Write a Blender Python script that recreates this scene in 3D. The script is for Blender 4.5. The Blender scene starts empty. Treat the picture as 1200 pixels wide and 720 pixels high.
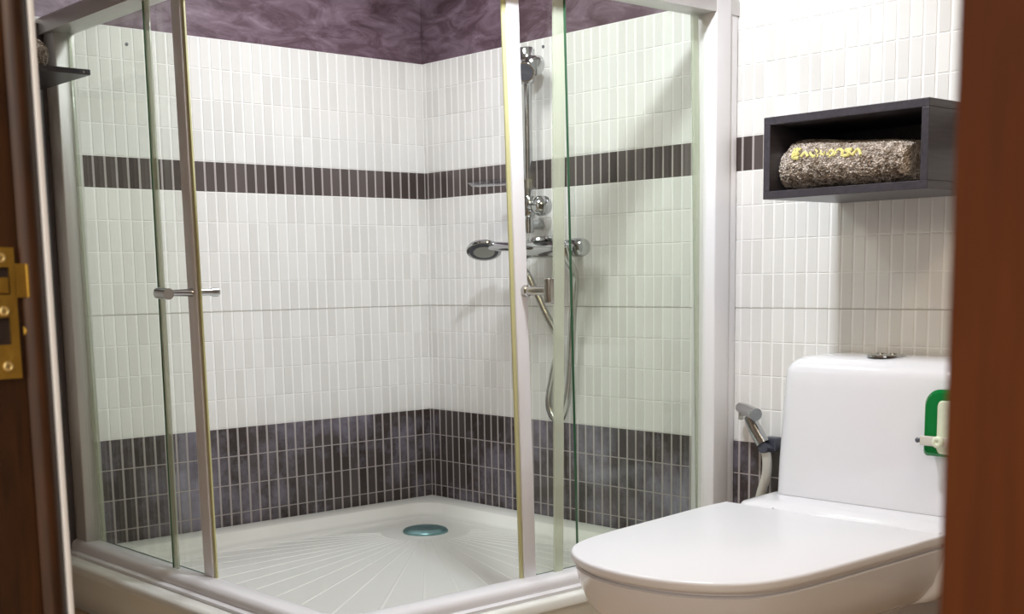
import bpy, bmesh, math, random
from mathutils import Vector, Matrix
random.seed(7)
S = 0.1            # one wall-tile row = 0.1 m; the scene is laid out in rows
ZF = 12.9          # floor lies 12.9 rows under the lower edge of the dark tile border
sc = bpy.context.scene
COL = sc.collection
def V(x, y, z): return Vector((x*S, y*S, (z+ZF)*S))

# ------------------------------------------------------------------ camera
cam_data = bpy.data.cameras.new('camera')
cam = bpy.data.objects.new('camera', cam_data); COL.objects.link(cam)
yaw, pitch, roll = 7.27268981e-01, -1.46836470e-01, -1.51547301e-02
fw = Vector((math.sin(yaw)*math.cos(pitch), math.cos(yaw)*math.cos(pitch), math.sin(pitch)))
r0 = Vector((math.cos(yaw), -math.sin(yaw), 0)); u0 = r0.cross(fw)
rt = r0*math.cos(roll)+u0*math.sin(roll); up = -r0*math.sin(roll)+u0*math.cos(roll)
m = Matrix((rt, up, -fw)).transposed().to_4x4()
m.translation = V(-30.8142996, -39.3691499, -3.02657302)
cam.matrix_world = m
cam_data.sensor_fit = 'HORIZONTAL'; cam_data.sensor_width = 36.0
cam_data.lens = 36*1499.71928/1200
cam_data.shift_y = (548.489759-360)/1200
cam_data.clip_start = 0.02
cam_data.dof.use_dof = True; cam_data.dof.focus_distance = 3.9; cam_data.dof.aperture_fstop = 13
sc.camera = cam

# ------------------------------------------------------------------ light
sc.view_settings.view_transform = 'Standard'; sc.view_settings.look = 'None'
sc.view_settings.exposure = 0.54; sc.view_settings.gamma = 1.0
w = bpy.data.worlds.new('world'); sc.world = w; w.use_nodes = True
w.node_tree.nodes['Background'].inputs[0].default_value = (1.0, 0.95, 0.89, 1)
w.node_tree.nodes['Background'].inputs[1].default_value = 0.8
def area(name, loc, target, size, power, color):
    l = bpy.data.lights.new(name, 'AREA'); l.shape = 'DISK'; l.size = size*S; l.energy = power; l.color = color
    o = bpy.data.objects.new(name, l); COL.objects.link(o); o.location = V(*loc)
    d = V(*target)-V(*loc); o.rotation_euler = d.to_track_quat('-Z', 'Y').to_euler(); return o
area('ceiling_light_main', (-10.5, -18.6, 9.1), (-6.0, -14, -12), 1.3, 17, (0.90, 0.94, 1.0))
area('ceiling_light_shower', (-8, -8, 9.2), (-7, -7, -12), 5.0, 7.5, (0.97, 0.98, 1.0))
area('added_warm_fill', (-11, -33, 9.1), (-3, -18, -8), 4.0, 6.5, (1.0, 0.80, 0.55))  # added unseen fill lamp, warms the wall under the shelf box
area('corridor_light', (-42, -38, 8.5), (-27, -33, -4), 7.0, 16, (1.0, 0.84, 0.66))

# ------------------------------------------------------------------ materials
def nt(name):
    mt = bpy.data.materials.new(name); mt.use_nodes = True
    return mt, mt.node_tree, mt.node_tree.nodes['Principled BSDF']
def plain(name, col, rough=0.5, metal=0.0, coat=0.0, bump=0.0, bscale=40.0, var=0.0, vscale=6.0):
    mt, t, b = nt(name)
    b.inputs['Base Color'].default_value = (*col, 1); b.inputs['Roughness'].default_value = rough
    b.inputs['Metallic'].default_value = metal; b.inputs['Coat Weight'].default_value = coat
    tc = t.nodes.new('ShaderNodeTexCoord')
    if var > 0:
        n = t.nodes.new('ShaderNodeTexNoise'); n.inputs['Scale'].default_value = vscale; n.inputs['Detail'].default_value = 5
        t.links.new(tc.outputs['Object'], n.inputs['Vector'])
        mx = t.nodes.new('ShaderNodeMix'); mx.data_type = 'RGBA'
        mx.inputs[6].default_value = (*[max(0, c*(1-var)) for c in col], 1); mx.inputs[7].default_value = (*[min(1, c*(1+var)) for c in col], 1)
        t.links.new(n.outputs['Fac'], mx.inputs[0]); t.links.new(mx.outputs[2], b.inputs['Base Color'])
    if bump > 0:
        n2 = t.nodes.new('ShaderNodeTexNoise'); n2.inputs['Scale'].default_value = bscale; n2.inputs['Detail'].default_value = 4
        t.links.new(tc.outputs['Object'], n2.inputs['Vector'])
        bp = t.nodes.new('ShaderNodeBump'); bp.inputs['Strength'].default_value = bump; bp.inputs['Distance'].default_value = 0.004
        t.links.new(n2.outputs['Fac'], bp.inputs['Height']); t.links.new(bp.outputs['Normal'], b.inputs['Normal'])
    return mt
def ramp(t, src, stops):
    rp = t.nodes.new('ShaderNodeValToRGB')
    while len(rp.color_ramp.elements) < len(stops): rp.color_ramp.elements.new(0.5)
    for e, (p, c) in zip(rp.color_ramp.elements, stops): e.position = p; e.color = (*c, 1)
    t.links.new(src, rp.inputs[0]); return rp
def tile_mat(name, stops, rough, painted_sheen=None):
    mt, t, b = nt(name)
    oi = t.nodes.new('ShaderNodeObjectInfo'); ge = t.nodes.new('ShaderNodeNewGeometry')
    ad = t.nodes.new('ShaderNodeMath'); ad.operation = 'ADD'
    fr = t.nodes.new('ShaderNodeMath'); fr.operation = 'FRACT'
    t.links.new(oi.outputs['Random'], ad.inputs[0]); t.links.new(ge.outputs['Random Per Island'], ad.inputs[1]); t.links.new(ad.outputs[0], fr.inputs[0])
    rp = ramp(t, fr.outputs[0], stops); out = rp.outputs[0]
    if painted_sheen:
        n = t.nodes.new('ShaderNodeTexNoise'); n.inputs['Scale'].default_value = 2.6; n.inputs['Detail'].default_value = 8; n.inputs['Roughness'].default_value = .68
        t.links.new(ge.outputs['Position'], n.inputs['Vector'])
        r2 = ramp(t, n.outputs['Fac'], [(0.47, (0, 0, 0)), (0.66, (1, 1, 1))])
        mx = t.nodes.new('ShaderNodeMix'); mx.data_type = 'RGBA'; mx.inputs[7].default_value = (*painted_sheen, 1)
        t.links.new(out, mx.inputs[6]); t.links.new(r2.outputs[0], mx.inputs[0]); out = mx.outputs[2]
    t.links.new(out, b.inputs['Base Color']); b.inputs['Roughness'].default_value = rough
    return mt
M_tile = tile_mat('white_tile', [(0, (.715, .705, .68)), (.45, (.765, .757, .735)), (1, (.81, .803, .78))], .22)
M_dark = tile_mat('brown_tile', [(0, (.055, .042, .038)), (.5, (.085, .068, .064)), (1, (.115, .095, .09))], .25)
M_brown_sheen = tile_mat('brown_tile_painted_sheen', [(0, (.045, .034, .030)), (.5, (.065, .052, .05)), (1, (.085, .07, .07))], .25, (.27, .25, .32))  # brown tile; lavender gloss is painted into the colour as noise clouds
M_grout = plain('white_grout', (.88, .875, .86), .8, bump=.3, bscale=120)
M_groutd = plain('grey_grout', (.42, .38, .37), .85, bump=.3, bscale=120)
M_joint = plain('dirty_joint', (.46, .44, .40), .9)
def stucco():
    mt, t, b = nt('purple_stucco')
    tc = t.nodes.new('ShaderNodeTexCoord'); mp = t.nodes.new('ShaderNodeMapping'); mp.inputs['Scale'].default_value = (1.3, 1.3, 3.2)
    mp.inputs['Rotation'].default_value = (.2, .25, 0)
    t.links.new(tc.outputs['Object'], mp.inputs[0])
    n = t.nodes.new('ShaderNodeTexNoise'); n.inputs['Scale'].default_value = 4.5; n.inputs['Detail'].default_value = 9; n.inputs['Roughness'].default_value = .66; n.inputs['Distortion'].default_value = 1.1
    t.links.new(mp.outputs[0], n.inputs['Vector'])
    rp = ramp(t, n.outputs['Fac'], [(.28, (.050, .026, .034)), (.45, (.115, .070, .090)), (.60, (.20, .140, .18)), (.8, (.36, .28, .34))])
    t.links.new(rp.outputs[0], b.inputs['Base Color']); b.inputs['Roughness'].default_value = .38
    bp = t.nodes.new('ShaderNodeBump'); bp.inputs['Strength'].default_value = .35; bp.inputs['Distance'].default_value = .006
    t.links.new(n.outputs['Fac'], bp.inputs['Height']); t.links.new(bp.outputs[0], b.inputs['Normal'])
    return mt
M_purple = stucco()
M_ceil = plain('ceiling_paint', (.85, .84, .82), .9)
M_warm = plain('warm_bounce_wall', (.38, .29, .22), .4, var=.2, vscale=3)  # invented brown for the unseen walls, chosen to bounce warm light
M_floor = plain('beige_floor_tile', (.46, .33, .21), .45, var=.15, vscale=8)
def wood(name, a, b_, rough, axis_scale=(14, 14, 1.2)):
    mt, t, b = nt(name)
    tc = t.nodes.new('ShaderNodeTexCoord'); mp = t.nodes.new('ShaderNodeMapping'); mp.inputs['Scale'].default_value = axis_scale
    t.links.new(tc.outputs['Object'], mp.inputs[0])
    n = t.nodes.new('ShaderNodeTexNoise'); n.inputs['Scale'].default_value = 5; n.inputs['Detail'].default_value = 8; n.inputs['Roughness'].default_value = .65
    t.links.new(mp.outputs[0], n.inputs['Vector'])
    rp = ramp(t, n.outputs['Fac'], [(.3, a), (.7, b_)])
    t.links.new(rp.outputs[0], b.inputs['Base Color']); b.inputs['Roughness'].default_value = rough; b.inputs['Specular IOR Level'].default_value = .5 if rough < .44 else .15
    return mt
M_jamb = wood('dark_brown_wood', (.014, .0045, .001), (.070, .023, .004), .43)
M_door = wood('red_brown_wood', (.045, .010, .001), (.082, .020, .002), .75)
M_wenge = wood('wenge_laminate', (.030, .027, .034), (.062, .056, .068), .34, (1.5, 22, 22))
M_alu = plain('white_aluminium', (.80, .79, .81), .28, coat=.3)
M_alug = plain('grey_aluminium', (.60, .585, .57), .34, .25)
M_aluside = plain('aluminium_painted_shade', (.14, .13, .14), .5, .3)  # aluminium with its shade put into a dark base colour
M_seal = plain('yellowed_seal', (.55, .53, .27), .4)

M_acr = plain('white_acrylic', (.86, .87, .82), .16, coat=.4)
M_cer = plain('white_ceramic', (.80, .80, .84), .12, coat=.4)
M_lid = plain('white_lid_plastic', (.84, .84, .875), .32)
M_chrome = plain('chrome', (.52, .53, .54), .10, 1.0)
M_spray = plain('grey_spray_plate', (.36, .37, .34), .5)
M_chrome2 = plain('dull_chrome', (.50, .50, .47), .24, 1.0)
M_darkplastic = plain('dark_plastic', (.06, .065, .085), .3)
M_drain = plain('teal_drain_metal', (.20, .36, .37), .3, .75, var=.5, vscale=30)
M_hose = plain('white_hose', (.62, .60, .54), .4)
M_brass = plain('worn_brass', (.46, .27, .045), .36, .8, bump=.5, bscale=60, var=.35, vscale=25)
M_hole = plain('dark_mortise', (.018, .008, .004), .8)
M_screw = plain('brass_screw', (.80, .62, .28), .3, .9)
M_white = plain('white_trim_paint', (.88, .88, .89), .4)
M_label = plain('pale_label', (.72, .78, .62), .45, var=.15, vscale=20)
def towel_mat(name, a, b_):
    mt, t, b = nt(name)
    tc = t.nodes.new('ShaderNodeTexCoord')
    n = t.nodes.new('ShaderNodeTexVoronoi'); n.inputs['Scale'].default_value = 185
    t.links.new(tc.outputs['Object'], n.inputs['Vector'])
    n2 = t.nodes.new('ShaderNodeTexNoise'); n2.inputs['Scale'].default_value = 60; n2.inputs['Detail'].default_value = 4
    t.links.new(tc.outputs['Object'], n2.inputs['Vector'])
    rp = ramp(t, n2.outputs['Fac'], [(.38, a), (.60, b_)])
    t.links.new(rp.outputs[0], b.inputs['Base Color']); b.inputs['Roughness'].default_value = .95
    bp = t.nodes.new('ShaderNodeBump'); bp.inputs['Strength'].default_value = 1.0; bp.inputs['Distance'].default_value = .008
    t.links.new(n.outputs['Distance'], bp.inputs['Height']); t.links.new(bp.outputs[0], b.inputs['Normal'])
    return mt
M_towel = towel_mat('taupe_terry', (.32, .25, .19), (.76, .66, .57))
M_thread = plain('yellow_thread', (.70, .64, .24), .8, bump=.9, bscale=150, var=.4, vscale=120)
def glass(name, tint, ior=1.45, rough=0.0, milk=None):
    mt = bpy.data.materials.new(name); mt.use_nodes = True; t = mt.node_tree; t.nodes.clear()
    o = t.nodes.new('ShaderNodeOutputMaterial'); tr = t.nodes.new('ShaderNodeBsdfTransparent'); gl = t.nodes.new('ShaderNodeBsdfGlossy')
    mx = t.nodes.new('ShaderNodeMixShader'); fr = t.nodes.new('ShaderNodeFresnel')
    fr.inputs['IOR'].default_value = ior; tr.inputs[0].default_value = (*tint, 1); gl.inputs['Roughness'].default_value = rough
    # same Fresnel on both sides of the pane
    ge = t.nodes.new('ShaderNodeNewGeometry'); mr = t.nodes.new('ShaderNodeMapRange'); mr.inputs[3].default_value = ior; mr.inputs[4].default_value = 1/ior
    t.links.new(ge.outputs['Backfacing'], mr.inputs[0])
    mm = t.nodes.new('ShaderNodeMath'); mm.operation = 'MULTIPLY'
    iv = t.nodes.new('ShaderNodeMath'); iv.operation = 'SUBTRACT'; iv.inputs[0].default_value = 1
    t.links.new(ge.outputs['Backfacing'], iv.inputs[1])
    t.links.new(fr.outputs[0], mm.inputs[0]); t.links.new(iv.outputs[0], mm.inputs[1])
    body = tr.outputs[0]
    if milk:
        df = t.nodes.new('ShaderNodeBsdfDiffuse'); df.inputs[0].default_value = (*milk, 1)
        m2 = t.nodes.new('ShaderNodeMixShader'); m2.inputs[0].default_value = .42
        t.links.new(tr.outputs[0], m2.inputs[1]); t.links.new(df.outputs[0], m2.inputs[2]); body = m2.outputs[0]
    t.links.new(mm.outputs[0], mx.inputs[0]); t.links.new(body, mx.inputs[1]); t.links.new(gl.outputs[0], mx.inputs[2]); t.links.new(mx.outputs[0], o.inputs[0])
    return mt
M_glass = glass('clear_green_glass', (.966, .980, .958), 1.5)
M_gseal = glass('milky_seal', (.91, .93, .87), 1.45, .15, (.72, .77, .64))
M_edge = plain('green_glass_edge', (.035, .11, .055), .15)
M_clear = glass('clear_plastic', (.86, .87, .90), 1.5, .05)
def green_plastic():
    mt, t, b = nt('green_translucent_plastic')
    b.inputs['Base Color'].default_value = (.012, .30, .07, 1); b.inputs['Roughness'].default_value = .06; b.inputs['Transmission Weight'].default_value = .45
    b.inputs['IOR'].default_value = 1.35
    return mt
M_green = green_plastic()

# ------------------------------------------------------------------ mesh helpers (coordinates in rows)
class MB:
    def __init__(s): s.v = []; s.f = []; s.mi = []
    def add(s, v, f, mi=0):
        o = len(s.v); s.v += [tuple(p) for p in v]; s.f += [[i+o for i in q] for q in f]; s.mi += [mi]*len(f); return s
    def box(s, a, b, bev=0.0, mi=0):
        x0, x1 = sorted((a[0], b[0])); y0, y1 = sorted((a[1], b[1])); z0, z1 = sorted((a[2], b[2]))
        if bev <= 0:
            v = [(x, y, z) for z in (z0, z1) for y in (y0, y1) for x in (x0, x1)]
            return s.add(v, [[0, 2, 3, 1], [4, 5, 7, 6], [0, 1, 5, 4], [2, 6, 7, 3], [0, 4, 6, 2], [1, 3, 7, 5]], mi)
        bm = bmesh.new(); bmesh.ops.create_cube(bm, size=1)
        for q in bm.verts: q.co = Vector(((x0+x1)/2+q.co.x*(x1-x0), (y0+y1)/2+q.co.y*(y1-y0), (z0+z1)/2+q.co.z*(z1-z0)))
        bmesh.ops.bevel(bm, geom=bm.edges[:], offset=bev, segments=3, profile=.5, affect='EDGES')
        bm.verts.ensure_lookup_table(); bm.verts.index_update()
        s.add([q.co.copy() for q in bm.verts], [[q.index for q in f.verts] for f in bm.faces], mi); bm.free(); return s
    def loft(s, rings, cap0=True, cap1=True, mi=0):
        n = len(rings[0]); v = [p for r in rings for p in r]; f = []
        for k in range(len(rings)-1):
            for i in range(n):
                j = (i+1) % n; f.append([k*n+i, k*n+j, (k+1)*n+j, (k+1)*n+i])
        if cap0: f.append(list(range(n))[::-1])
        if cap1: f.append([(len(rings)-1)*n+i for i in range(n)])
        return s.add(v, f, mi)
    def tube(s, pts, r, n=14, mi=0, smooth=0):
        P = [Vector(p) for p in pts]
        if smooth:
            Q = []
            for i in range(len(P)-1):
                p0, p1, p2, p3 = P[max(0, i-1)], P[i], P[i+1], P[min(len(P)-1, i+2)]
                for k in range(smooth):
                    t = k/smooth
                    Q.append(.5*((2*p1)+(p2-p0)*t+(2*p0-5*p1+4*p2-p3)*t*t+(3*p1-p0-3*p2+p3)*t**3))
            P = Q+[P[-1]]
        rr = r if isinstance(r, (list, tuple)) else [r]*len(P)
        rings = []; prev = None
        for i, p in enumerate(P):
            d = (P[min(i+1, len(P)-1)]-P[max(i-1, 0)]).normalized()
            a = prev if prev is not None else (Vector((0, 0, 1)) if abs(d.z) < .9 else Vector((1, 0, 0)))
            a = (a-d*a.dot(d)).normalized(); prev = a; b = d.cross(a)
            rings.append([p+(a*math.cos(2*math.pi*k/n)+b*math.sin(2*math.pi*k/n))*rr[i] for k in range(n)])
        return s.loft(rings, mi=mi)
    def lathe(s, base, axis, prof, n=28, mi=0, caps=True):       # prof: (distance along axis, radius)
        d = Vector(axis).normalized(); a = Vector((0, 0, 1)) if abs(d.z) < .9 else Vector((1, 0, 0))
        a = (a-d*a.dot(d)).normalized(); b = d.cross(a); B = Vector(base)
        return s.loft([[B+d*h+(a*math.cos(2*math.pi*k/n)+b*math.sin(2*math.pi*k/n))*max(r, .001) for k in range(n)] for h, r in prof], caps, caps, mi=mi)
    def prism(s, out, z0, z1, bev=0.0, steps=4, both=False):   # outline in plan, rounded top edge
        c = Vector((sum(p[0] for p in out)/len(out), sum(p[1] for p in out)/len(out)))
        def ins(d, z): return [(*(Vector(p)+(c-Vector(p)).normalized()*d), z) for p in out]
        rings = []
        if both and bev > 0:
            for k in range(steps): a = math.pi/2*k/steps; rings.append(ins(bev*(1-math.sin(a)), z0+bev*(1-math.cos(a))))
        rings.append(ins(0, z0+(bev if both else 0)))
        if bev > 0:
            for k in range(steps+1): a = math.pi/2*k/steps; rings.append(ins(bev*(1-math.cos(a)), z1-bev+bev*math.sin(a)))
        else: rings.append(ins(0, z1))
        return s.loft(rings)
    def sweep(s, path, prof, mi=0):                    # path: list of (x,y); prof: list of (outward, z); outward is to the right of travel
        P = [Vector((p[0], p[1])) for p in path]; rings = []
        for i, p in enumerate(P):
            def nrm(a, b): d = (b-a).normalized(); return Vector((d.y, -d.x))
            if i == 0: n = nrm(P[0], P[1]); k = 1
            elif i == len(P)-1: n = nrm(P[-2], P[-1]); k = 1
            else:
                n1, n2 = nrm(P[i-1], p), nrm(p, P[i+1]); n = (n1+n2).normalized(); k = 1/max(.3, n.dot(n1))
            rings.append([(p.x+n.x*o*k, p.y+n.y*o*k, z) for o, z in prof])
        return s.loft(rings, mi=mi)
def build(name, mb, mats, parent=None, base=None, smooth=True, ang=35):
    if base is None: base = parent['_base'] if parent is not None and '_base' in parent else (0, 0, -ZF)
    o_ = V(*base)
    me = bpy.data.meshes.new(name)
    me.from_pydata([V(*p)-o_ for p in mb.v], [], mb.f)
    for q in (mats if isinstance(mats, (list, tuple)) else [mats]): me.materials.append(q)
    for p, k in zip(me.polygons, mb.mi): p.material_index = k
    bm = bmesh.new(); bm.from_mesh(me); bmesh.ops.recalc_face_normals(bm, faces=bm.faces); bm.to_mesh(me); bm.free()
    if smooth: me.shade_smooth(); me.set_sharp_from_angle(angle=math.radians(ang))
    o = bpy.data.objects.new(name, me); COL.objects.link(o)
    BASE[o.name] = base
    if parent is not None: o.parent = parent
    else: o.location = o_
    return o
BASE = {}
def part(name, mb, mats, parent, label=None, **k):
    o = build(name, mb, mats, parent, BASE[parent.name], **k)
    if label: o['label'] = label
    return o
def thing(name, base, label, cat, group=None):
    o = bpy.data.objects.new(name, None); COL.objects.link(o); o.location = V(*base); BASE[o.name] = base
    o.empty_display_size = .05; o['label'] = label; o['category'] = cat
    if group: o['group'] = group
    return o
def tag(o, label, cat): o['label'] = label; o['category'] = cat; return o
def struct(o, label=None):
    o['kind'] = 'structure'
    if label: o['label'] = label
    return o

# ------------------------------------------------------------------ room shell
CEIL, TOP = 9.6, 5.0
XL, YN = -26.3, -46.0
def slab(axis, name, mats):
    mb = MB()
    if axis == 'back':
        mb.box((XL, 0, -ZF), (0, .8, TOP)).box((XL, .02, TOP), (0, .82, CEIL), mi=1)
    else:
        mb.box((0, YN, -ZF), (.8, .8, TOP)).box((.02, YN, TOP), (.82, .82, CEIL), mi=1)
    return struct(build(name, mb, mats, smooth=False))
wall_back = slab('back', 'wall_back', [M_grout, M_purple])
wall_right = slab('right', 'wall_right', [M_grout, M_purple])
wall_back['label'] = 'back shower wall, white mosaic tiles, purple stucco above'
wall_right['label'] = 'right wall behind toilet and shower, white mosaic tiles with brown border'
mb = MB().box((-70, -75, -ZF-.5), (1, 1, -ZF)); struct(build('floor', mb, M_floor, smooth=False))
mb = MB().box((XL-1, YN, CEIL), (1, 1, CEIL+.5)); struct(build('ceiling', mb, M_ceil, smooth=False))
mb = MB().box((XL-1, YN-.8, -ZF), (.8, YN, CEIL)); struct(build('wall_near', mb, M_warm, smooth=False))
mb = MB().box((XL-.9, -27.5, -ZF), (XL-.06, .8, CEIL)).box((XL-.9, YN, -ZF), (XL-.06, -40.5, CEIL)).box((XL-.9, -40.5, 7.2), (XL-.06, -27.5, CEIL))
struct(build('wall_front', mb, M_warm, smooth=False))

# ---- tiles, each its own piece
CAMP = Vector((-30.8142996, -39.3691499, -3.02657302))
def project(p):
    d = Vector(p)-CAMP; de = d.dot(fw)
    return 600+1499.7*d.dot(rt)/de, 548.5-1499.7*d.dot(up)/de
GAPV, GAPH, TH = .075, .035, .016
def tile_mb(wd, ht, axis, c=.008):
    # a chamfered tile whose back lies on the wall plane; centred in its own frame
    mb = MB(); a, b = wd/2, ht/2
    def P(u, v, t): return (u, -t, v) if axis == 'back' else (-t, u, v)
    v = [P(*q) for q in [(-a, -b, 0), (a, -b, 0), (a, b, 0), (-a, b, 0), (-a, -b, TH-c), (a, -b, TH-c), (a, b, TH-c), (-a, b, TH-c),
                         (-a+c, -b+c, TH), (a-c, -b+c, TH), (a-c, b-c, TH), (-a+c, b-c, TH)]]
    f = [[8, 9, 10, 11]]
    for k in (0, 4):
        for i in range(4): f.append([k+i, k+(i+1) % 4, k+4+(i+1) % 4, k+4+i])
    return mb.add(v, f)
WB = .38763
cols_back = []; x = 0.0
while x > -25.9: cols_back.append((x-WB, x)); x -= WB
cols_right = [(-.21, 0.0)]; y = -.21
while y > -7.78: cols_right.append((y-.3793, y)); y -= .3793
while y > -45.5: cols_right.append((y-WB, y)); y -= WB
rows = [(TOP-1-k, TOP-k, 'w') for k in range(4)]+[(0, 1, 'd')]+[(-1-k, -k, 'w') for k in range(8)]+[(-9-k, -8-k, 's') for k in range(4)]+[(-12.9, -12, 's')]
MATS = {'w': M_tile, 'd': M_dark, 's': M_brown_sheen}
def hidden(axis, c):
    px, py = project(c)
    if not (52 < px < 1128 and -8 < py < 725): return True
    if axis == 'right':
        if c[2] < -11.4 and c[1] > -15.5: return True
        if c[1] < -18.2 and c[2] < -5.6: return True
        if 905 < px and 135 < py < 225: return True
        if 585 < px < 612: return True
        if px > 690 and py > 640-.25*(px-690): return True
    elif c[2] < -11.4: return True
    return False
def tile_wall(axis, wall, cols):
    pcs = []
    for z0, z1, kind in rows:
        for a, b in cols:
            u = (a+b)/2; v = (z0+z1)/2
            c = (u, 0, v) if axis == 'back' else (0, u, v)
            if axis == 'back' and (z1 <= -11.9): continue
            area_ = 0
            if not hidden(axis, c):
                q = [project((k, 0, z)) if axis == 'back' else project((0, k, z)) for k, z in ((a, z0), (b, z1))]
                area_ = abs((q[1][0]-q[0][0])*(q[1][1]-q[0][1]))
                if kind != 'w': area_ *= 1.25          # the dark bands show their pieces best
            pcs.append((area_, u, v, b-a, z1-z0, kind))
    pcs.sort(key=lambda t: -t[0])
    cache = {}
    bo = V(0, 0, -ZF)
    rest = {'w': MB(), 'd': MB(), 's': MB()}
    for i, (ar, u, v, wd, ht, kind) in enumerate(pcs):
        gh = GAPH if kind != 'd' else .03
        key = (round(wd, 3), round(ht, 3), kind)
        if key not in cache:
            cache[key] = tile_mb(wd-GAPV, ht-gh, axis)
        if i < 298 and ar > 0:
            if (key, 'me') not in cache:
                tm = cache[key]; me = bpy.data.meshes.new('tile')
                me.from_pydata([Vector(p)*S for p in tm.v], [], tm.f); me.materials.append(MATS[kind]); me.update()
                bm = bmesh.new(); bm.from_mesh(me); bmesh.ops.recalc_face_normals(bm, faces=bm.faces); bm.to_mesh(me); bm.free()
                # an open shell: make sure the face looks into the room
                nn = me.polygons[0].normal
                if (nn.y if axis == 'back' else nn.x) > 0: me.flip_normals()
                cache[(key, 'me')] = me
            o = bpy.data.objects.new('tile', cache[(key, 'me')]); COL.objects.link(o); o.parent = wall
            o.location = (V(u, 0, v) if axis == 'back' else V(0, u, v))-bo
        else:
            tm = cache[key]; off = (u, 0, v) if axis == 'back' else (0, u, v)
            rest[kind].add([(p[0]+off[0], p[1]+off[1], p[2]+off[2]) for p in tm.v], tm.f)
    for kind, nm in (('w', 'white_tiles'), ('d', 'border_tiles'), ('s', 'slate_tiles')):
        o = build(nm, rest[kind], MATS[kind], wall, (0, 0, -ZF), smooth=False); o['kind'] = 'stuff'
    # grey grout behind the dark bands
    g = MB()
    for z0, z1 in ((.012, .988), (-ZF, -8.012)):
        if axis == 'back': g.box((cols[-1][0], -.006, z0), (0, .0, z1))
        else: g.box((-.006, cols[-1][0], z0), (0, 0, z1))
    build('dark_band_grout', g, M_groutd, wall, (0, 0, -ZF), smooth=False)
    j = MB()
    if axis == 'back': j.box((cols[-1][0], -.010, -4.016), (-.02, 0, -3.988))
    else: j.box((-.010, cols[-1][0], -4.016), (0, -.02, -3.988))
    build('grout_joint', j, M_joint, wall, (0, 0, -ZF), smooth=False)
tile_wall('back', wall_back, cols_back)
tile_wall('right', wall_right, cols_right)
for nm, p, ax, w_ in (('drill_plug', (-11.83, -TH, 4.49), (0, -1, 0), wall_back), ('drill_plug', (-TH, -6.68, 4.72), (-1, 0, 0), wall_right)):
    build(nm, MB().lathe(p, ax, [(0, .055), (.02, .055), (.03, .03)], 12), M_darkplastic, w_, (0, 0, -ZF))
# floor tiles beside the tray
flo = bpy.data.objects['floor']
for i in range(6):
    for k in range(4):
        mbx = MB().box((-19.4-i*4+.05, -4-k*4+.05, -ZF), (-15.4-i*4-.05, -k*4-.05, -ZF+.06), .02)
        if i < 2: build('floor_tile', mbx, M_floor, flo, (0, 0, -ZF))

# ------------------------------------------------------------------ doorway
df = struct(build('door_1', MB().box((XL-.85, -40.2, 7.0), (XL, -27.9, 8.0), .05), M_jamb, base=(XL, -27.9, -ZF)), 'dark brown wooden door frame around the view')
mbj = MB().box((-27.4, -27.9, -ZF), (-26.42, -27.4, 7.0), .01)
lj = part('jamb', mbj, M_jamb, df, 'dark brown left jamb with brass strike plate')
part('jamb_bead', MB().tube([(-26.31, -27.83, -ZF), (-26.31, -27.83, 7.0)], .125, 20), M_jamb, df)
part('white_trim', MB().box((-26.185, -27.93, -ZF), (-26.135, -27.6, 7.2), .012), M_white, df, 'white edge strip beside left jamb')
part('jamb', MB().box((-27.3, -40.2, -ZF), (XL, -37.37, 7.0), .03), M_door, df, 'blurred red-brown right jamb close to the camera')
yj = -27.9
# strike plate with punched openings, built as a frame of strips
sp = MB(); y0, y1 = yj-.035, yj-.002
X0, X1 = -26.75, -26.47; Zt, Zb = -2.69, -3.84
for a in [((X0, Zt), (X1, -2.86)), ((X0, -2.86), (-26.70, -3.10)), ((-26.52, -2.86), (X1, -3.10)), ((X0, -3.10), (X1, -3.30)), ((X0, -3.30), (-26.71, -3.54)), ((-26.54, -3.30), (X1, -3.54)), ((X0, -3.54), (X1, Zb))]:
    sp.box((a[0][0], y0, a[0][1]), (a[1][0], y1, a[1][1]))
sp.box((X1-.01, y0, -2.83), (-26.355, y1, -3.13), .006)
sp.tube([(-26.36, yj-.03, -2.835), (-26.36, yj-.03, -3.125)], .02, 10)
plate = part('strike_plate', sp, M_brass, df, 'worn brass strike plate with two openings', smooth=False)
part('latch_mortise', MB().box((-26.70, yj-.006, -2.86), (-26.52, yj-.001, -3.10)).box((-26.71, yj-.006, -3.30), (-26.54, yj-.001, -3.54)), M_hole, plate, smooth=False)
part('latch_tongue', MB().box((-26.69, yj-.03, -2.95), (-26.53, yj-.005, -3.09), .008), M_brass, plate)
for zz in (-2.78, -3.245, -3.73):
    part('screw', MB().lathe((-26.59, y0, zz), (0, -1, 0), [(0, .045), (.012, .045), (.018, .03), (.008, .022), (.008, .0)], 16), M_screw, plate)
part('wood_chip', MB().add([(-26.42, yj-.004, -3.38), (-26.36, yj-.03, -3.43), (-26.42, yj-.004, -3.46), (-26.40, yj-.02, -3.42)], [[0, 1, 3], [1, 2, 3], [0, 3, 2], [0, 2, 1]]), M_brass, lj, smooth=False)

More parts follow.
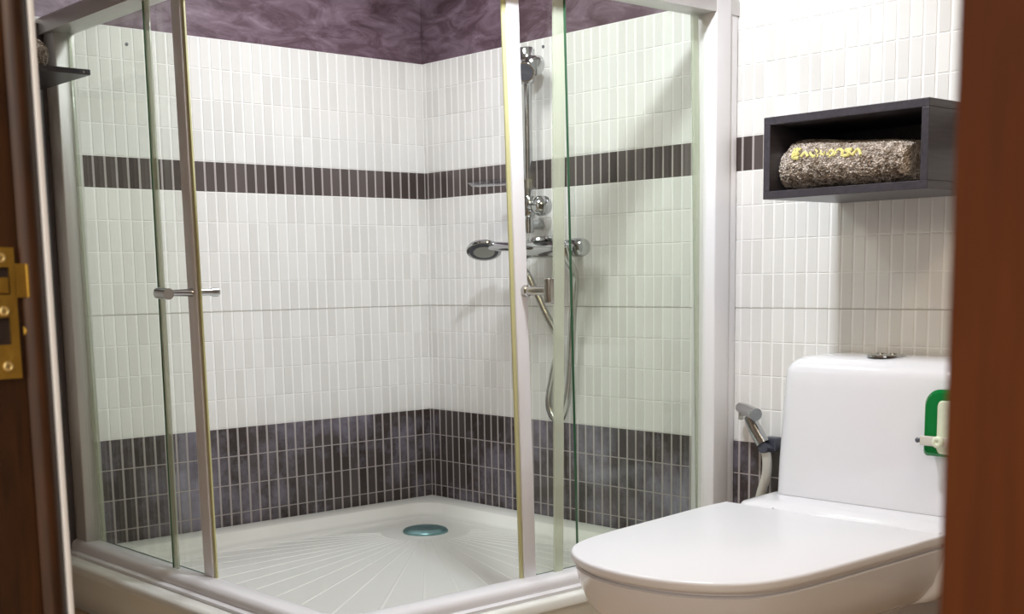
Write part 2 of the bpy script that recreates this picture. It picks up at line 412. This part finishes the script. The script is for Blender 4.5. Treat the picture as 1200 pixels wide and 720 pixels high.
# ------------------------------------------------------------------ shower tray
def rrect(x0, x1, y0, y1, rad, n=10):   # rad for corners (+x+y),( -x+y),(-x-y),(+x-y); counter-clockwise
    out = []
    for (cx, cy, a0), rr in zip(((x1, y1, 0), (x0, y1, 90), (x0, y0, 180), (x1, y0, 270)), rad):
        sx = -1 if cx == x1 else 1; sy = -1 if cy == y1 else 1
        for k in range(n+1):
            a = math.radians(a0+90*k/n); out.append((cx+sx*rr+rr*math.cos(a), cy+sy*rr+rr*math.sin(a)))
    return out
tray = thing('shower_tray', (-7.5, -7.5, -ZF), 'white square shower tray with ribbed floor under the glass enclosure', 'shower tray')
g0 = -.06
def R(o, i, z, ro, ri): return [(p[0], p[1], z) for p in rrect(-15.45+o, g0-i, -15.45+o, g0-i, (ri, ri+.0, ro, ri))]
def ring(x0, y0, x1, y1, rad, z): return [(p[0], p[1], z) for p in rrect(x0, x1, y0, y1, rad)]
rings = [ring(-15.3, -15.3, g0, g0, (.02, .02, 1.7, .02), -ZF),
         ring(-15.3, -15.3, g0, g0, (.02, .02, 1.7, .02), -11.75),
         ring(-15.45, -15.45, g0, g0, (.02, .02, 1.8, .02), -11.72),
         ring(-15.45, -15.45, g0, g0, (.02, .02, 1.8, .02), -11.52),
         ring(-15.38, -15.38, g0, g0, (.02, .02, 1.8, .02), -11.44),
         ring(-15.3, -15.3, g0, g0, (.02, .02, 1.8, .02), -11.42),
         ring(-13.6, -13.6, -.95, -.95, (.9, .9, 1.2, .9), -11.42),
         ring(-13.5, -13.5, -1.03, -1.03, (.9, .9, 1.2, .9), -11.46),
         ring(-13.35, -13.35, -1.2, -1.2, (1.0, 1.0, 1.2, 1.0), -11.70),
         ring(-13.2, -13.2, -1.35, -1.35, (1.0, 1.0, 1.2, 1.0), -11.79),
         ring(-12.9, -12.9, -1.65, -1.65, (1.0, 1.0, 1.2, 1.0), -11.83)]
part('tray_body', MB().loft(rings), M_acr, tray, ang=50)
DC = Vector((-3.6, -4.15))
for k in range(30):
    a = math.radians(143+184*(k/29)); d = Vector((math.cos(a), math.sin(a)))
    L = 20
    for lim, comp in ((-12.4, d.x), (-12.4, d.y)):
        c0 = DC.x if comp is d.x else DC.y
    ts = []
    if d.x < 0: ts.append((-12.5-DC.x)/d.x)
    if d.x > 0: ts.append((-1.9-DC.x)/d.x)
    if d.y < 0: ts.append((-12.5-DC.y)/d.y)
    if d.y > 0: ts.append((-1.9-DC.y)/d.y)
    L = min(ts); n = Vector((-d.y, d.x))
    s0, s1 = 1.5, L
    wA, wB = .018, .018+.0035*L
    q = [DC+d*s0-n*wA, DC+d*s0+n*wA, DC+d*s1+n*wB, DC+d*s1-n*wB]
    v = [(p.x, p.y, -11.832) for p in q]+[(p.x, p.y, -11.823) for p in [DC+d*(s0+.1)-n*wA*.5, DC+d*(s0+.1)+n*wA*.5, DC+d*(s1-.1)+n*wB*.6, DC+d*(s1-.1)-n*wB*.6]]
    part('rib', MB().add(v, [[4, 5, 6, 7], [0, 1, 5, 4], [1, 2, 6, 5], [2, 3, 7, 6], [3, 0, 4, 7], [3, 2, 1, 0]]), M_acr, tray, smooth=False)
dr = part('drain_cover', MB().lathe((DC.x, DC.y, -11.83), (0, 0, 1), [(0, .80), (.06, .80), (.12, .74), (.16, .58), (.17, .38), (.15, .25), (.13, .0)], 40), M_drain, tray, 'round teal-tinted metal drain cover')

# ------------------------------------------------------------------ shower enclosure
en = thing('shower_enclosure', (-14.4, -14.6, -11.42), 'square glass shower enclosure in white aluminium frame with both sliding doors open', 'shower enclosure')
def corner_path(c, r, n=12):
    P = [(c, -.02), (c, -14.45+r)]
    for k in range(1, n): a = math.radians(180+90*k/n); P.append((c+r+r*math.cos(a), -14.6+r+r*math.sin(a)))
    P += [(c+r, -14.6), (-.02, -14.6)]
    return P
path = corner_path(-14.35, 1.0)
def round_prof(o0, o1, z0, z1, r, n=5, top=True):
    p = [(o0, z0), (o1, z0)]
    for k in range(n+1):
        a = math.pi/2*k/n; p.append((o1-r+r*math.cos(a), (z1-r+r*math.sin(a))))
    for k in range(n+1):
        a = math.pi/2*k/n; p.append((o0+r-r*math.sin(a), (z1-r+r*math.cos(a))))
    return p
# travel goes towards -y then +x: outward (left panel -x) is to the right of travel
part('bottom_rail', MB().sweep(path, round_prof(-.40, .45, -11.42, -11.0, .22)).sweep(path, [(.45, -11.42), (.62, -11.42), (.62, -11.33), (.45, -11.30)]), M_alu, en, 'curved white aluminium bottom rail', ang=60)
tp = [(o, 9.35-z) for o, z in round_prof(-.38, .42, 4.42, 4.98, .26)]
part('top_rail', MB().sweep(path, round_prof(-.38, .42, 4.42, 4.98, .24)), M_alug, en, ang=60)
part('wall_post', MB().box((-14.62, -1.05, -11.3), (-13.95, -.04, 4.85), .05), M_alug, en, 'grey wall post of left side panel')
part('wall_channel', MB().box((-14.95, -.32, -11.4), (-14.63, -.04, 4.75), .02), M_aluside, en, 'aluminium channel beside left post, shade painted as dark colour')
part('wall_post', MB().box((-1.08, -15.03, -11.3), (-.40, -14.15, 4.9), .05), M_alu, en, 'white wall post of right side panel')
part('wall_channel', MB().box((-.38, -14.98, -11.4), (-.04, -14.2, 4.72), .03), M_alu, en)
part('bottom_rail_groove', MB().box((-.9, -15.0, -11.3), (-.88, -14.98, 4.5)), M_alug, en)
def pane(name, a, b, mat_edge_faces, label=None):
    mb = MB().box(a, b)
    mb.mi = [0]*6
    for i in mat_edge_faces: mb.mi[i] = 1
    return part(name, mb, [M_glass, M_edge], en, label, smooth=False)
# faces of box: 0 bottom,1 top,2 -y,3 +y,4 -x,5 +x
pane('fixed_panel', (-14.42, -6.42, -11.1), (-14.33, -1.0, 4.5), (0, 1, 2, 3), 'fixed clear glass panel on the left')
part('edge_seal', MB().box((-14.40, -6.72, -11.05), (-14.34, -6.44, 4.5), .02), M_gseal, en)
def skewed(mb, axis, k, z0=-3.3):      # the doors hang a little out of plumb in their runners
    mb.v = [((p[0]+k*(p[2]-z0), p[1], p[2]) if axis == 0 else (p[0], p[1]+k*(p[2]-z0), p[2])) for p in mb.v]; return mb
mb = MB().box((-6.40, -14.67, -11.1), (-.8, -14.58, 4.5))
mb.v = [(p[0]-.35, p[1], p[2]) if p[2] > 0 and p[0] < -3 else p for p in mb.v]
for i in (0, 1, 4, 5): mb.mi[i] = 1
part('fixed_panel', mb, [M_glass, M_edge], en, 'fixed clear glass panel on the right behind toilet', smooth=False)
mb = MB().box((-7.22, -14.56, -11.05), (-6.90, -14.50, 4.5))
mb.v = [(p[0]+(.17 if p[0] < -7 else .27), p[1], p[2]) if p[2] > 0 else p for p in mb.v]
part('edge_seal', mb, M_gseal, en, 'milky vertical seal beside right glass edge')
def sliding_door(left):
    def bx(u0, d0, z0, u1, d1, z1, bev=0):
        mb = MB()
        if left: mb.box((-14.15+d0, -u0, z0), (-14.15+d1, -u1, z1), bev); return skewed(mb, 1, .017)
        mb.box((-u0, -14.4+d0, z0), (-u1, -14.4+d1, z1), bev); return skewed(mb, 0, -.024)
    mb = bx(1.25, -.04, -11.0, 8.1 if left else 8.35, .04, 4.45)
    mb.mi[0] = mb.mi[1] = 1
    d = part('sliding_door', mb, [M_glass, M_edge], en, 'left sliding glass door' if left else 'right sliding glass door', smooth=False)
    u0 = 7.78 if left else 7.97
    part('door_stile', bx(u0+(.0 if left else .06), -.09, -11.02, u0+.48, .05, 4.48, .02), M_alu, d)
    part('magnetic_seal', bx(u0+.48, -.04, -11.02, u0+.60, .02, 4.45, .015), M_seal, d, 'yellowed magnetic seal strip')
    part('trailing_seal', bx(1.0, -.05, -11.0, 1.25, .05, 4.4, .02), M_gseal, d)
    return d
d = sliding_door(True)
zk = -3.27
h = MB().lathe((-14.15-.09, -8.02, zk), (-1, 0, 0), [(0, .12), (.1, .1), (.5, .085), (.8, .09)], 18).lathe((-14.15+.06, -8.02, zk), (1, 0, 0), [(0, .10), (.35, .085), (.5, .12), (.62, .12), (.66, .08)], 18)
h.tube([(-15.05, -8.30, zk-.02), (-15.05, -7.72, zk+.0)], .15, 16)
part('door_handle', h, M_chrome, d, 'chrome T-shaped handle on left door')
d = sliding_door(False)
h = MB().lathe((-8.12, -14.49, -3.35), (0, -1, 0), [(0, .16), (.12, .15), (.14, .12), (.85, .11)], 18).lathe((-8.12, -14.34, -3.35), (0, 1, 0), [(0, .14), (.12, .12), (.16, .08)], 18)
h.box((-8.24, -15.52, -3.68), (-8.02, -15.30, -3.02), .05)
part('door_handle', h, M_chrome2, d, 'chrome T-shaped handle on right door')

# ------------------------------------------------------------------ shower fittings
YR = -6.5
rl = thing('shower_rail', (-.6, YR, -1.3), 'chrome vertical shower rail with slider on right shower wall', 'shower rail')
part('riser', MB().tube([(-.62, YR, -1.5), (-.62, YR, 4.5)], .16, 18), M_chrome, rl)
part('wall_bracket', MB().tube([(-.05, YR, 4.25), (-.62, YR, 4.25)], .2, 18).lathe((-.62, YR, 3.95), (0, 0, 1), [(0, .24), (.05, .27), (.62, .27), (.7, .22)], 22), M_chrome, rl, 'upper wall bracket')
part('wall_bracket', MB().tube([(-.05, YR, -1.2), (-.62, YR, -1.2)], .16, 18).lathe((-.62, YR, -1.45), (0, 0, 1), [(0, .18), (.4, .18)], 22), M_chrome, rl)
hol = part('upper_slider', MB().lathe((-.62, YR, 3.45), (0, 0, 1), [(0, .16), (.06, .24), (.5, .24), (.56, .2)], 22).tube([(-.62, YR, 3.7), (-1.0, -6.95, 3.95)], .17, 16), M_chrome, rl)
ax = Vector((-.45, -.55, .35)).normalized()
part('slider_knob', MB().lathe((-.7, -6.75, 4.2), (-.3, -.8, -.5), [(0, .18), (.25, .2), (.33, .30), (.55, .33), (.63, .28), (.65, .0)], 26), M_chrome, hol)
part('holder_cap', MB().lathe((-1.0, -6.9, 3.82), (-.7, -.45, -.35), [(0, .2), (.15, .32), (.24, .32)], 26), M_chrome, hol)
part('holder_face', MB().lathe(Vector((-1.0, -6.9, 3.82))+Vector((-.7, -.45, -.35)).normalized()*.242, (-.7, -.45, -.35), [(0, .28), (.01, .28)], 26), M_darkplastic, hol)
sl = part('lower_slider', MB().lathe((-.62, YR, -.95), (0, 0, 1), [(0, .2), (.05, .23), (.65, .23), (.7, .2)], 22), M_chrome, rl)
part('slider_knob', MB().lathe((-.65, -6.6, -.62), (-.2, -1, 0), [(0, .15), (.4, .16), (.5, .28), (.7, .34), (.92, .32), (1.02, .2), (1.04, 0)], 26), M_chrome, sl)
# soap dish
sd = thing('soap_dish', (-.62, YR, .05), 'clear plastic oval soap dish clipped on the shower rail', 'soap dish')
mb = MB(); out = []
prof = [(0, .72, .25), (.06, .95, .6), (.14, 1.0, 1.0), (.17, 1.0, 1.0), (.1, .9, .55), (.05, .7, .22)]
def oval(k, z): return [(-1.42+.62*k*math.cos(t), -5.65+1.22*k*math.sin(t), .12+z) for t in [2*math.pi*i/36 for i in range(36)]]
mb.loft([oval(.6, 0), oval(.85, .03), oval(1, .14), oval(1, .17), oval(.83, .07), oval(.6, .04)])
part('dish', mb, M_clear, sd)
part('clip', MB().lathe((-.62, YR, .0), (0, 0, 1), [(0, .18), (0, .27), (.3, .27), (.3, .18), (.0, .18)], 22, caps=False).tube([(-.84, -6.3, .15), (-1.2, -6.0, .15)], .12, 12), M_chrome2, sd)
# mixer
mxr = thing('shower_mixer', (-.1, -7.6, -2.05), 'chrome bar shower mixer on right shower wall under the rail', 'shower mixer')
part('body', MB().lathe((-.85, -6.15, -2.05), (0, -1, 0), [(0, .15), (.08, .27), (.5, .28), (.55, .31), (2.2, .31), (2.3, .27), (2.6, .27)], 26)
     .tube([(-.05, -6.9, -2.05), (-.8, -6.9, -2.05)], .2, 16).tube([(-.05, -8.3, -2.05), (-.8, -8.3, -2.05)], .2, 16), M_chrome, mxr)
part('handle', MB().lathe((-.85, -8.75, -2.05), (0, -1, 0), [(0, .27), (.1, .31), (.55, .31), (.68, .26), (.74, .12), (.75, 0)], 26), M_chrome, mxr)
part('lever', MB().lathe((-1.0, -7.5, -1.76), (-.12, 0, 1), [(0, .42), (.05, .46), (.1, .42), (.1, .34), (.06, .0)], 26), M_chrome, mxr)
part('hose_outlet', MB().lathe((-.85, -6.42, -2.3), (0, 0, -1), [(0, .16), (.12, .16), (.15, .13), (.3, .13)], 18), M_chrome, mxr)
# hand shower with hose
hs = thing('hand_shower', (-1.5, -5.2, -2.1), 'chrome hand shower resting on the mixer with hanging hose', 'hand shower')
nrm = Vector((-.33, -.37, -.87)).normalized(); hc = Vector((-1.55, -5.2, -2.08))
head = part('shower_head', MB().lathe(hc-nrm*.28, nrm, [(0, .2), (.06, .42), (.16, .58), (.24, .62), (.30, .60), (.31, .48)], 34), M_chrome, hs)
part('spray_face', MB().lathe(hc+nrm*.03, nrm, [(0, .36), (.02, .36), (.03, .33), (.03, .0)], 34), M_spray, head)
part('spray_ring', MB().lathe(hc+nrm*.025, nrm, [(0, .50), (.012, .50), (.015, .37), (0, .37)], 34), M_darkplastic, head)
part('handle', MB().tube([hc-nrm*.15+Vector((0, -.35, .05)), (-1.50, -5.85, -1.93), (-1.42, -6.3, -1.95), (-1.38, -6.7, -1.98)], [.15, .16, .15, .13], 16), M_chrome, hs)
hp = [(-.85, -6.42, -2.74), (-.75, -6.6, -3.0), (-.45, -7.15, -4.3), (-.3, -7.6, -5.2), (-.28, -7.3, -6.2), (-.28, -7.05, -7.2), (-.28, -7.2, -7.75), (-.28, -7.6, -7.88), (-.30, -7.95, -7.3), (-.32, -8.15, -6.2), (-.42, -8.4, -4.4), (-.6, -8.7, -3.1), (-1.0, -9.0, -2.7), (-1.33, -9.1, -2.4), (-1.45, -9.1, -2.05)]
part('hose', MB().tube(hp, .13, 12, smooth=8), M_chrome2, hs)

# ------------------------------------------------------------------ toilet
to = thing('toilet', (-6, -20.85, -ZF), 'white one-piece toilet with closed lid against the right wall', 'toilet')
CY = -20.85
half = [(-3.25, 3.34), (-4.76, 3.3), (-6.5, 3.19), (-8.3, 3.08), (-9.4, 2.94), (-10.2, 2.7), (-10.8, 2.22), (-11.2, 1.6), (-11.45, .9), (-11.55, 0)]
out = [(x, CY+y) for x, y in half]+[(x, CY-y) for x, y in half[-2::-1]]
def smooth_out(out, n=4):   # Catmull-Rom through the curved run, straight hinge line
    Q = []
    P = [Vector(p) for p in out]
    for i in range(len(P)-1):
        p0, p1, p2, p3 = P[max(0, i-1)], P[i], P[i+1], P[min(len(P)-1, i+2)]
        for k in range(n):
            t = k/n; Q.append(.5*((2*p1)+(p2-p0)*t+(2*p0-5*p1+4*p2-p3)*t*t+(3*p1-p0-3*p2+p3)*t**3))
    Q.append(P[-1])
    for k in range(1, 8): Q.append(P[-1].lerp(P[0], k/8))
    return [(q.x, q.y) for q in Q]
out = [(x, y+.23-.07*(-x-4)*(1 if x < -4 else 0)) for x, y in smooth_out(out)]   # seat turned slightly on its hinges
def scaled(k, cx=-6.0, dx=0, ky=None): return [(cx+(x-cx)*k+dx, CY+(y-CY)*(ky or k)) for x, y in out]
part('seat_lid', MB().prism(out, -9.43, -9.2, .08, both=True), M_lid, to, 'glossy white closed lid')
part('seat', MB().prism(scaled(.965), -9.52, -9.44, .01), M_lid, to)
def ringz(k, z, dx=0, ky=None): return [(p[0], p[1], z) for p in scaled(k, dx=dx, ky=ky)]
part('bowl', MB().loft([ringz(.50, -ZF, .6, .40), ringz(.50, -12.3, .6, .41), ringz(.54, -11.7, .5, .45), ringz(.64, -11.25, .3, .56), ringz(.74, -11.02, .15, .68), ringz(.83, -10.9, .05, .81), ringz(.87, -10.75, 0, .86), ringz(.925, -10.4, 0, .925), ringz(.96, -9.95, 0, .96), ringz(.975, -9.7, 0, .975), ringz(.98, -9.57, 0, .98), ringz(.96, -9.53, 0, .96)]), M_cer, to, ang=60)
# deck and back column between bowl and wall
def rr_ring(x0, x1, h, z, rf=.5, rb=.15): return [(p[0], p[1], z) for p in rrect(x0, x1, CY-h, CY+h, (rb, rf, rf, rb), 6)]
part('deck', MB().loft([rr_ring(-4.2, -.06, 1.9, -ZF), rr_ring(-4.2, -.06, 1.9, -11.25), rr_ring(-3.9, -.06, 2.3, -11.02), rr_ring(-3.7, -.06, 2.8, -10.88), rr_ring(-3.6, -.06, 2.95, -10.7), rr_ring(-3.4, -.06, 3.2, -10.2), rr_ring(-3.3, -.06, 3.32, -9.9), rr_ring(-3.2, -.06, 3.42, -9.6), rr_ring(-3.2, -.06, 3.42, -9.3), rr_ring(-3.12, -.06, 3.35, -9.2), rr_ring(-2.5, -.06, 3.2, -9.12), rr_ring(-2.1, -.06, 3.06, -9.06)]), M_cer, to, ang=50)
for s in (-1, 1):
    part('hinge', MB().tube([(-3.25, CY+s*2.0, -9.28), (-3.25, CY+s*2.9, -9.28)], .09, 12), M_lid, to)
tk = []
for z, x0, h in [(-9.05, -2.02, 3.0), (-8.0, -2.05, 2.93), (-7.0, -2.06, 2.85), (-6.0, -2.06, 2.77), (-5.67, -2.05, 2.74), (-5.54, -2.02, 2.71), (-5.42, -1.94, 2.64), (-5.32, -1.82, 2.54), (-5.25, -1.66, 2.40), (-5.21, -1.4, 2.2), (-5.19, -1.1, 1.9)]:
    tk.append([(p[0], p[1], z) for p in rrect(x0, -.07, CY-h, CY+h, (.12, .5, .5, .12), 8)])
part('tank', MB().loft(tk), M_cer, to, 'white cistern with rounded top edge', ang=60)
fb = part('flush_button', MB().lathe((-1.15, CY, -5.20), (0, 0, 1), [(0, .5), (.05, .5), (.07, .45)], 30), M_chrome, to, 'round chrome dual flush button')
part('button_half', MB().lathe((-1.15, CY+.18, -5.14), (0, 0, 1), [(0, .12), (.04, .11)], 16), M_chrome2, fb)
part('button_half', MB().lathe((-1.15, CY-.18, -5.14), (0, 0, 1), [(0, .12), (.04, .11)], 16), M_chrome2, fb)

# green cleaner on the cistern
gt = thing('toilet_freshener', (-2.35, -23.15, -6.6), 'green translucent freshener case hanging on the cistern front, half behind right jamb', 'freshener')
def yz_prism(y0, y1, z0, z1, r, xs):
    o = rrect(y0, y1, z0, z1, (r, r, .12, .12), 8)
    return MB().loft([[(x, CY0+(p[0]-CY0)*k, (z0+z1)/2+(p[1]-(z0+z1)/2)*k) for p in o] for x, k in xs])
CY0 = -23.4
part('case', yz_prism(-24.0, -22.8, -7.48, -5.84, .42, [(-2.09, .93), (-2.12, 1), (-2.5, 1), (-2.58, .9)]), M_green, gt, 'green translucent case')
part('insert', yz_prism(-23.9, -23.2, -7.4, -6.1, .12, [(-2.585, 1), (-2.62, .95)]), M_label, gt, 'pale insert showing through the case')
part('band', MB().box((-2.68, -24.0, -7.22), (-2.60, -22.78, -6.98), .03), M_hose, gt)
part('pin', MB().lathe((-2.64, -22.78, -7.1), (0, 1, 0), [(0, .05), (.08, .07), (.12, .04)], 12), M_darkplastic, gt)
part('valve', MB().lathe((-2.68, -23.3, -7.1), (-1, 0, 0), [(0, .14), (.06, .15), (.1, .1), (.1, .06), (.05, 0)], 18), M_label, gt)

# bidet sprayer
bs = thing('bidet_sprayer', (-.4, -16.3, -7.9), 'chrome bidet sprayer with white hose hooked between enclosure and cistern', 'sprayer')
part('wall_hook', MB().box((-.42, -16.8, -8.15), (-.06, -16.35, -7.75), .05).tube([(-.4, -16.6, -8.1), (-.75, -16.6, -8.02)], .16, 14), M_darkplastic, bs)
part('spray_body', MB().tube([(-.62, -16.0, -7.15), (-.62, -16.2, -7.5), (-.60, -16.5, -7.92)], [.17, .2, .2], 18), M_chrome, bs)
part('spray_head', MB().tube([(-.42, -15.5, -6.93), (-.62, -15.9, -6.98), (-.84, -16.42, -7.06)], [.15, .19, .19], 18), M_chrome, bs)
part('lever', MB().box((-.5, -15.62, -7.3), (-.36, -15.48, -6.9), .04), M_chrome2, bs)
part('hose', MB().tube([(-.60, -16.55, -8.0), (-.56, -16.62, -8.4), (-.5, -16.55, -8.9), (-.42, -16.3, -9.5), (-.35, -16.1, -10.4), (-.3, -16.3, -11.4), (-.3, -16.8, -12.1)], .14, 14, smooth=6), M_hose, bs)

# ------------------------------------------------------------------ niche box with towel
nb = thing('wall_shelf_box', (0, -20.85, -1.09), 'dark open wall box holding a rolled towel above the toilet', 'wall shelf')
ny0, ny1, nz0, nz1, nx, th = -23.2, -18.5, -1.1, .96, -3.4, .2
part('top_panel', MB().box((nx, ny0, nz1-th), (-.06, ny1, nz1), .015), M_wenge, nb, smooth=False)
part('bottom_panel', MB().box((nx, ny0, nz0), (-.06, ny1, nz0+th), .015), M_wenge, nb, smooth=False)
part('side_panel', MB().box((nx, ny1-th, nz0+th), (-.06, ny1, nz1-th), .015), M_wenge, nb, smooth=False)
part('side_panel', MB().box((nx, ny0, nz0+th), (-.06, ny0+th, nz1-th), .015), M_wenge, nb, smooth=False)
part('back_panel', MB().box((-.12, ny0+th, nz0+th), (-.06, ny1-th, nz1-th)), M_wenge, nb, smooth=False)
def terry(cx, cz, hx, hz, y0, y1, ny, na, amp, e=2.6, taper=.14, seed=1):
    rd = random.Random(seed); rings = []
    for j in range(ny+1):
        t = j/ny; y = y0+(y1-y0)*t
        edge = min(t, 1-t)*(abs(y1-y0))
        k = 1-taper*max(0, 1-edge/.14)**2
        rg = []
        for i in range(na):
            a = 2*math.pi*i/na; ca, sa = math.cos(a), math.sin(a)
            px_ = abs(ca)**(2/e)*(1 if ca > 0 else -1); pz = abs(sa)**(2/e)*(1 if sa > 0 else -1)
            d = 1+rd.uniform(-amp, amp)+.02*math.sin(3*y+a*2)
            hz_ = hz(t); z = cz+hz_+hz_*pz*k*d
            rg.append((cx+hx*px_*k*d, y+rd.uniform(-.012, .012), max(z, cz+.004)))
        rings.append(rg)
    return MB().loft(rings)
tw = thing('rolled_towel', (-2.0, -20.7, nz0+th), 'taupe terry towel rolled with yellow embroidery inside the dark box', 'towel')
body = part('towel_roll', terry(-2.08, nz0+th, 1.2, lambda t: .51+.15*t, -22.5, -19.04, 190, 150, .036, taper=.05), M_towel, tw, smooth=True, ang=180)
part('inner_fold', terry(-2.02, nz0+th, 1.06, lambda t: .585, -19.6, -18.74, 45, 130, .036, taper=.06, seed=2), M_towel, tw, ang=180)
# embroidery: stitched glyph-like loops lying on the front upper curve
em = MB(); rd = random.Random(5)
def surf(y, a, lift=.0):
    e = 2.6; ca, sa = math.cos(a), math.sin(a)
    hz_ = .51+.15*(y+22.5)/3.42; return Vector((-2.08+(1.2+lift)*(abs(ca)**(2/e))*(1 if ca > 0 else -1), y, nz0+th+hz_+(hz_+lift)*(abs(sa)**(2/e))*(1 if sa > 0 else -1)))
yy = -19.32
A0, A1 = math.radians(180-27), math.radians(180-8)
glyphs = [[(0, 0), (0, 1), (.8, 1), (.4, 1), (.4, .55), (0, .5), (.7, .5), (0, 0), (.8, 0)], [(0, .1), (.4, .6), (.9, .1)], [(0, .6), (.5, .1), (1, .5), (.6, .9)], [(0, 0), (.1, .8), (.6, .2), (.9, .8)], [(.1, .3), (.5, .8), (.9, .4), (.5, .05), (.1, .3)], [(0, 0), (.2, .9), (.8, .7), (.9, 0)], [(.9, .9), (.1, .8), (.8, .3), (0, .05)], [(0, .1), (.5, .9), (1, .1)]]
for g in glyphs:
    pts = [surf(yy-.24*q[0], A1+(A0-A1)*q[1]) for q in g]
    em.tube(pts, .042, 6, smooth=3); yy -= .25
part('embroidery', em, M_thread, body, 'yellow embroidered lettering, illegible')

# shelf at the left with a towel
sh = thing('wall_shelf', (-17.5, 0, 2.7), 'dark wooden shelf board at upper left in front of the enclosure post', 'wall shelf')
part('board', MB().box((-21.5, -4.28, 2.73), (-15.0, -.06, 2.88), .012), M_wenge, sh, smooth=False)
part('screw_cap', MB().lathe((-15.2, -4.282, 2.80), (0, -1, 0), [(0, .035), (.012, .03)], 12), M_chrome2, sh)
lt = thing('rolled_towel', (-17.2, -2.6, 2.88), 'taupe rolled towel on the upper left shelf, mostly hidden by left jamb', 'towel')
def terry_x(cy, cz, r, x0, x1, nx_, na, amp, seed):
    rd = random.Random(seed); rings = []
    for j in range(nx_+1):
        t = j/nx_; edge = min(t, 1-t)*abs(x1-x0); k = 1-.35*max(0, 1-edge/.3)**2
        rings.append([(x0+(x1-x0)*t, cy+r*k*math.cos(2*math.pi*i/na)*(1+rd.uniform(-amp, amp)), cz+r*.72*max(-1, k*math.sin(2*math.pi*i/na)*(1+rd.uniform(-amp, amp)))) for i in range(na)])
    return MB().loft(rings)
part('towel_roll', terry_x(-2.9, 2.88+.46, .64, -19.6, -15.75, 120, 70, .04, 9), M_towel, lt, ang=180)
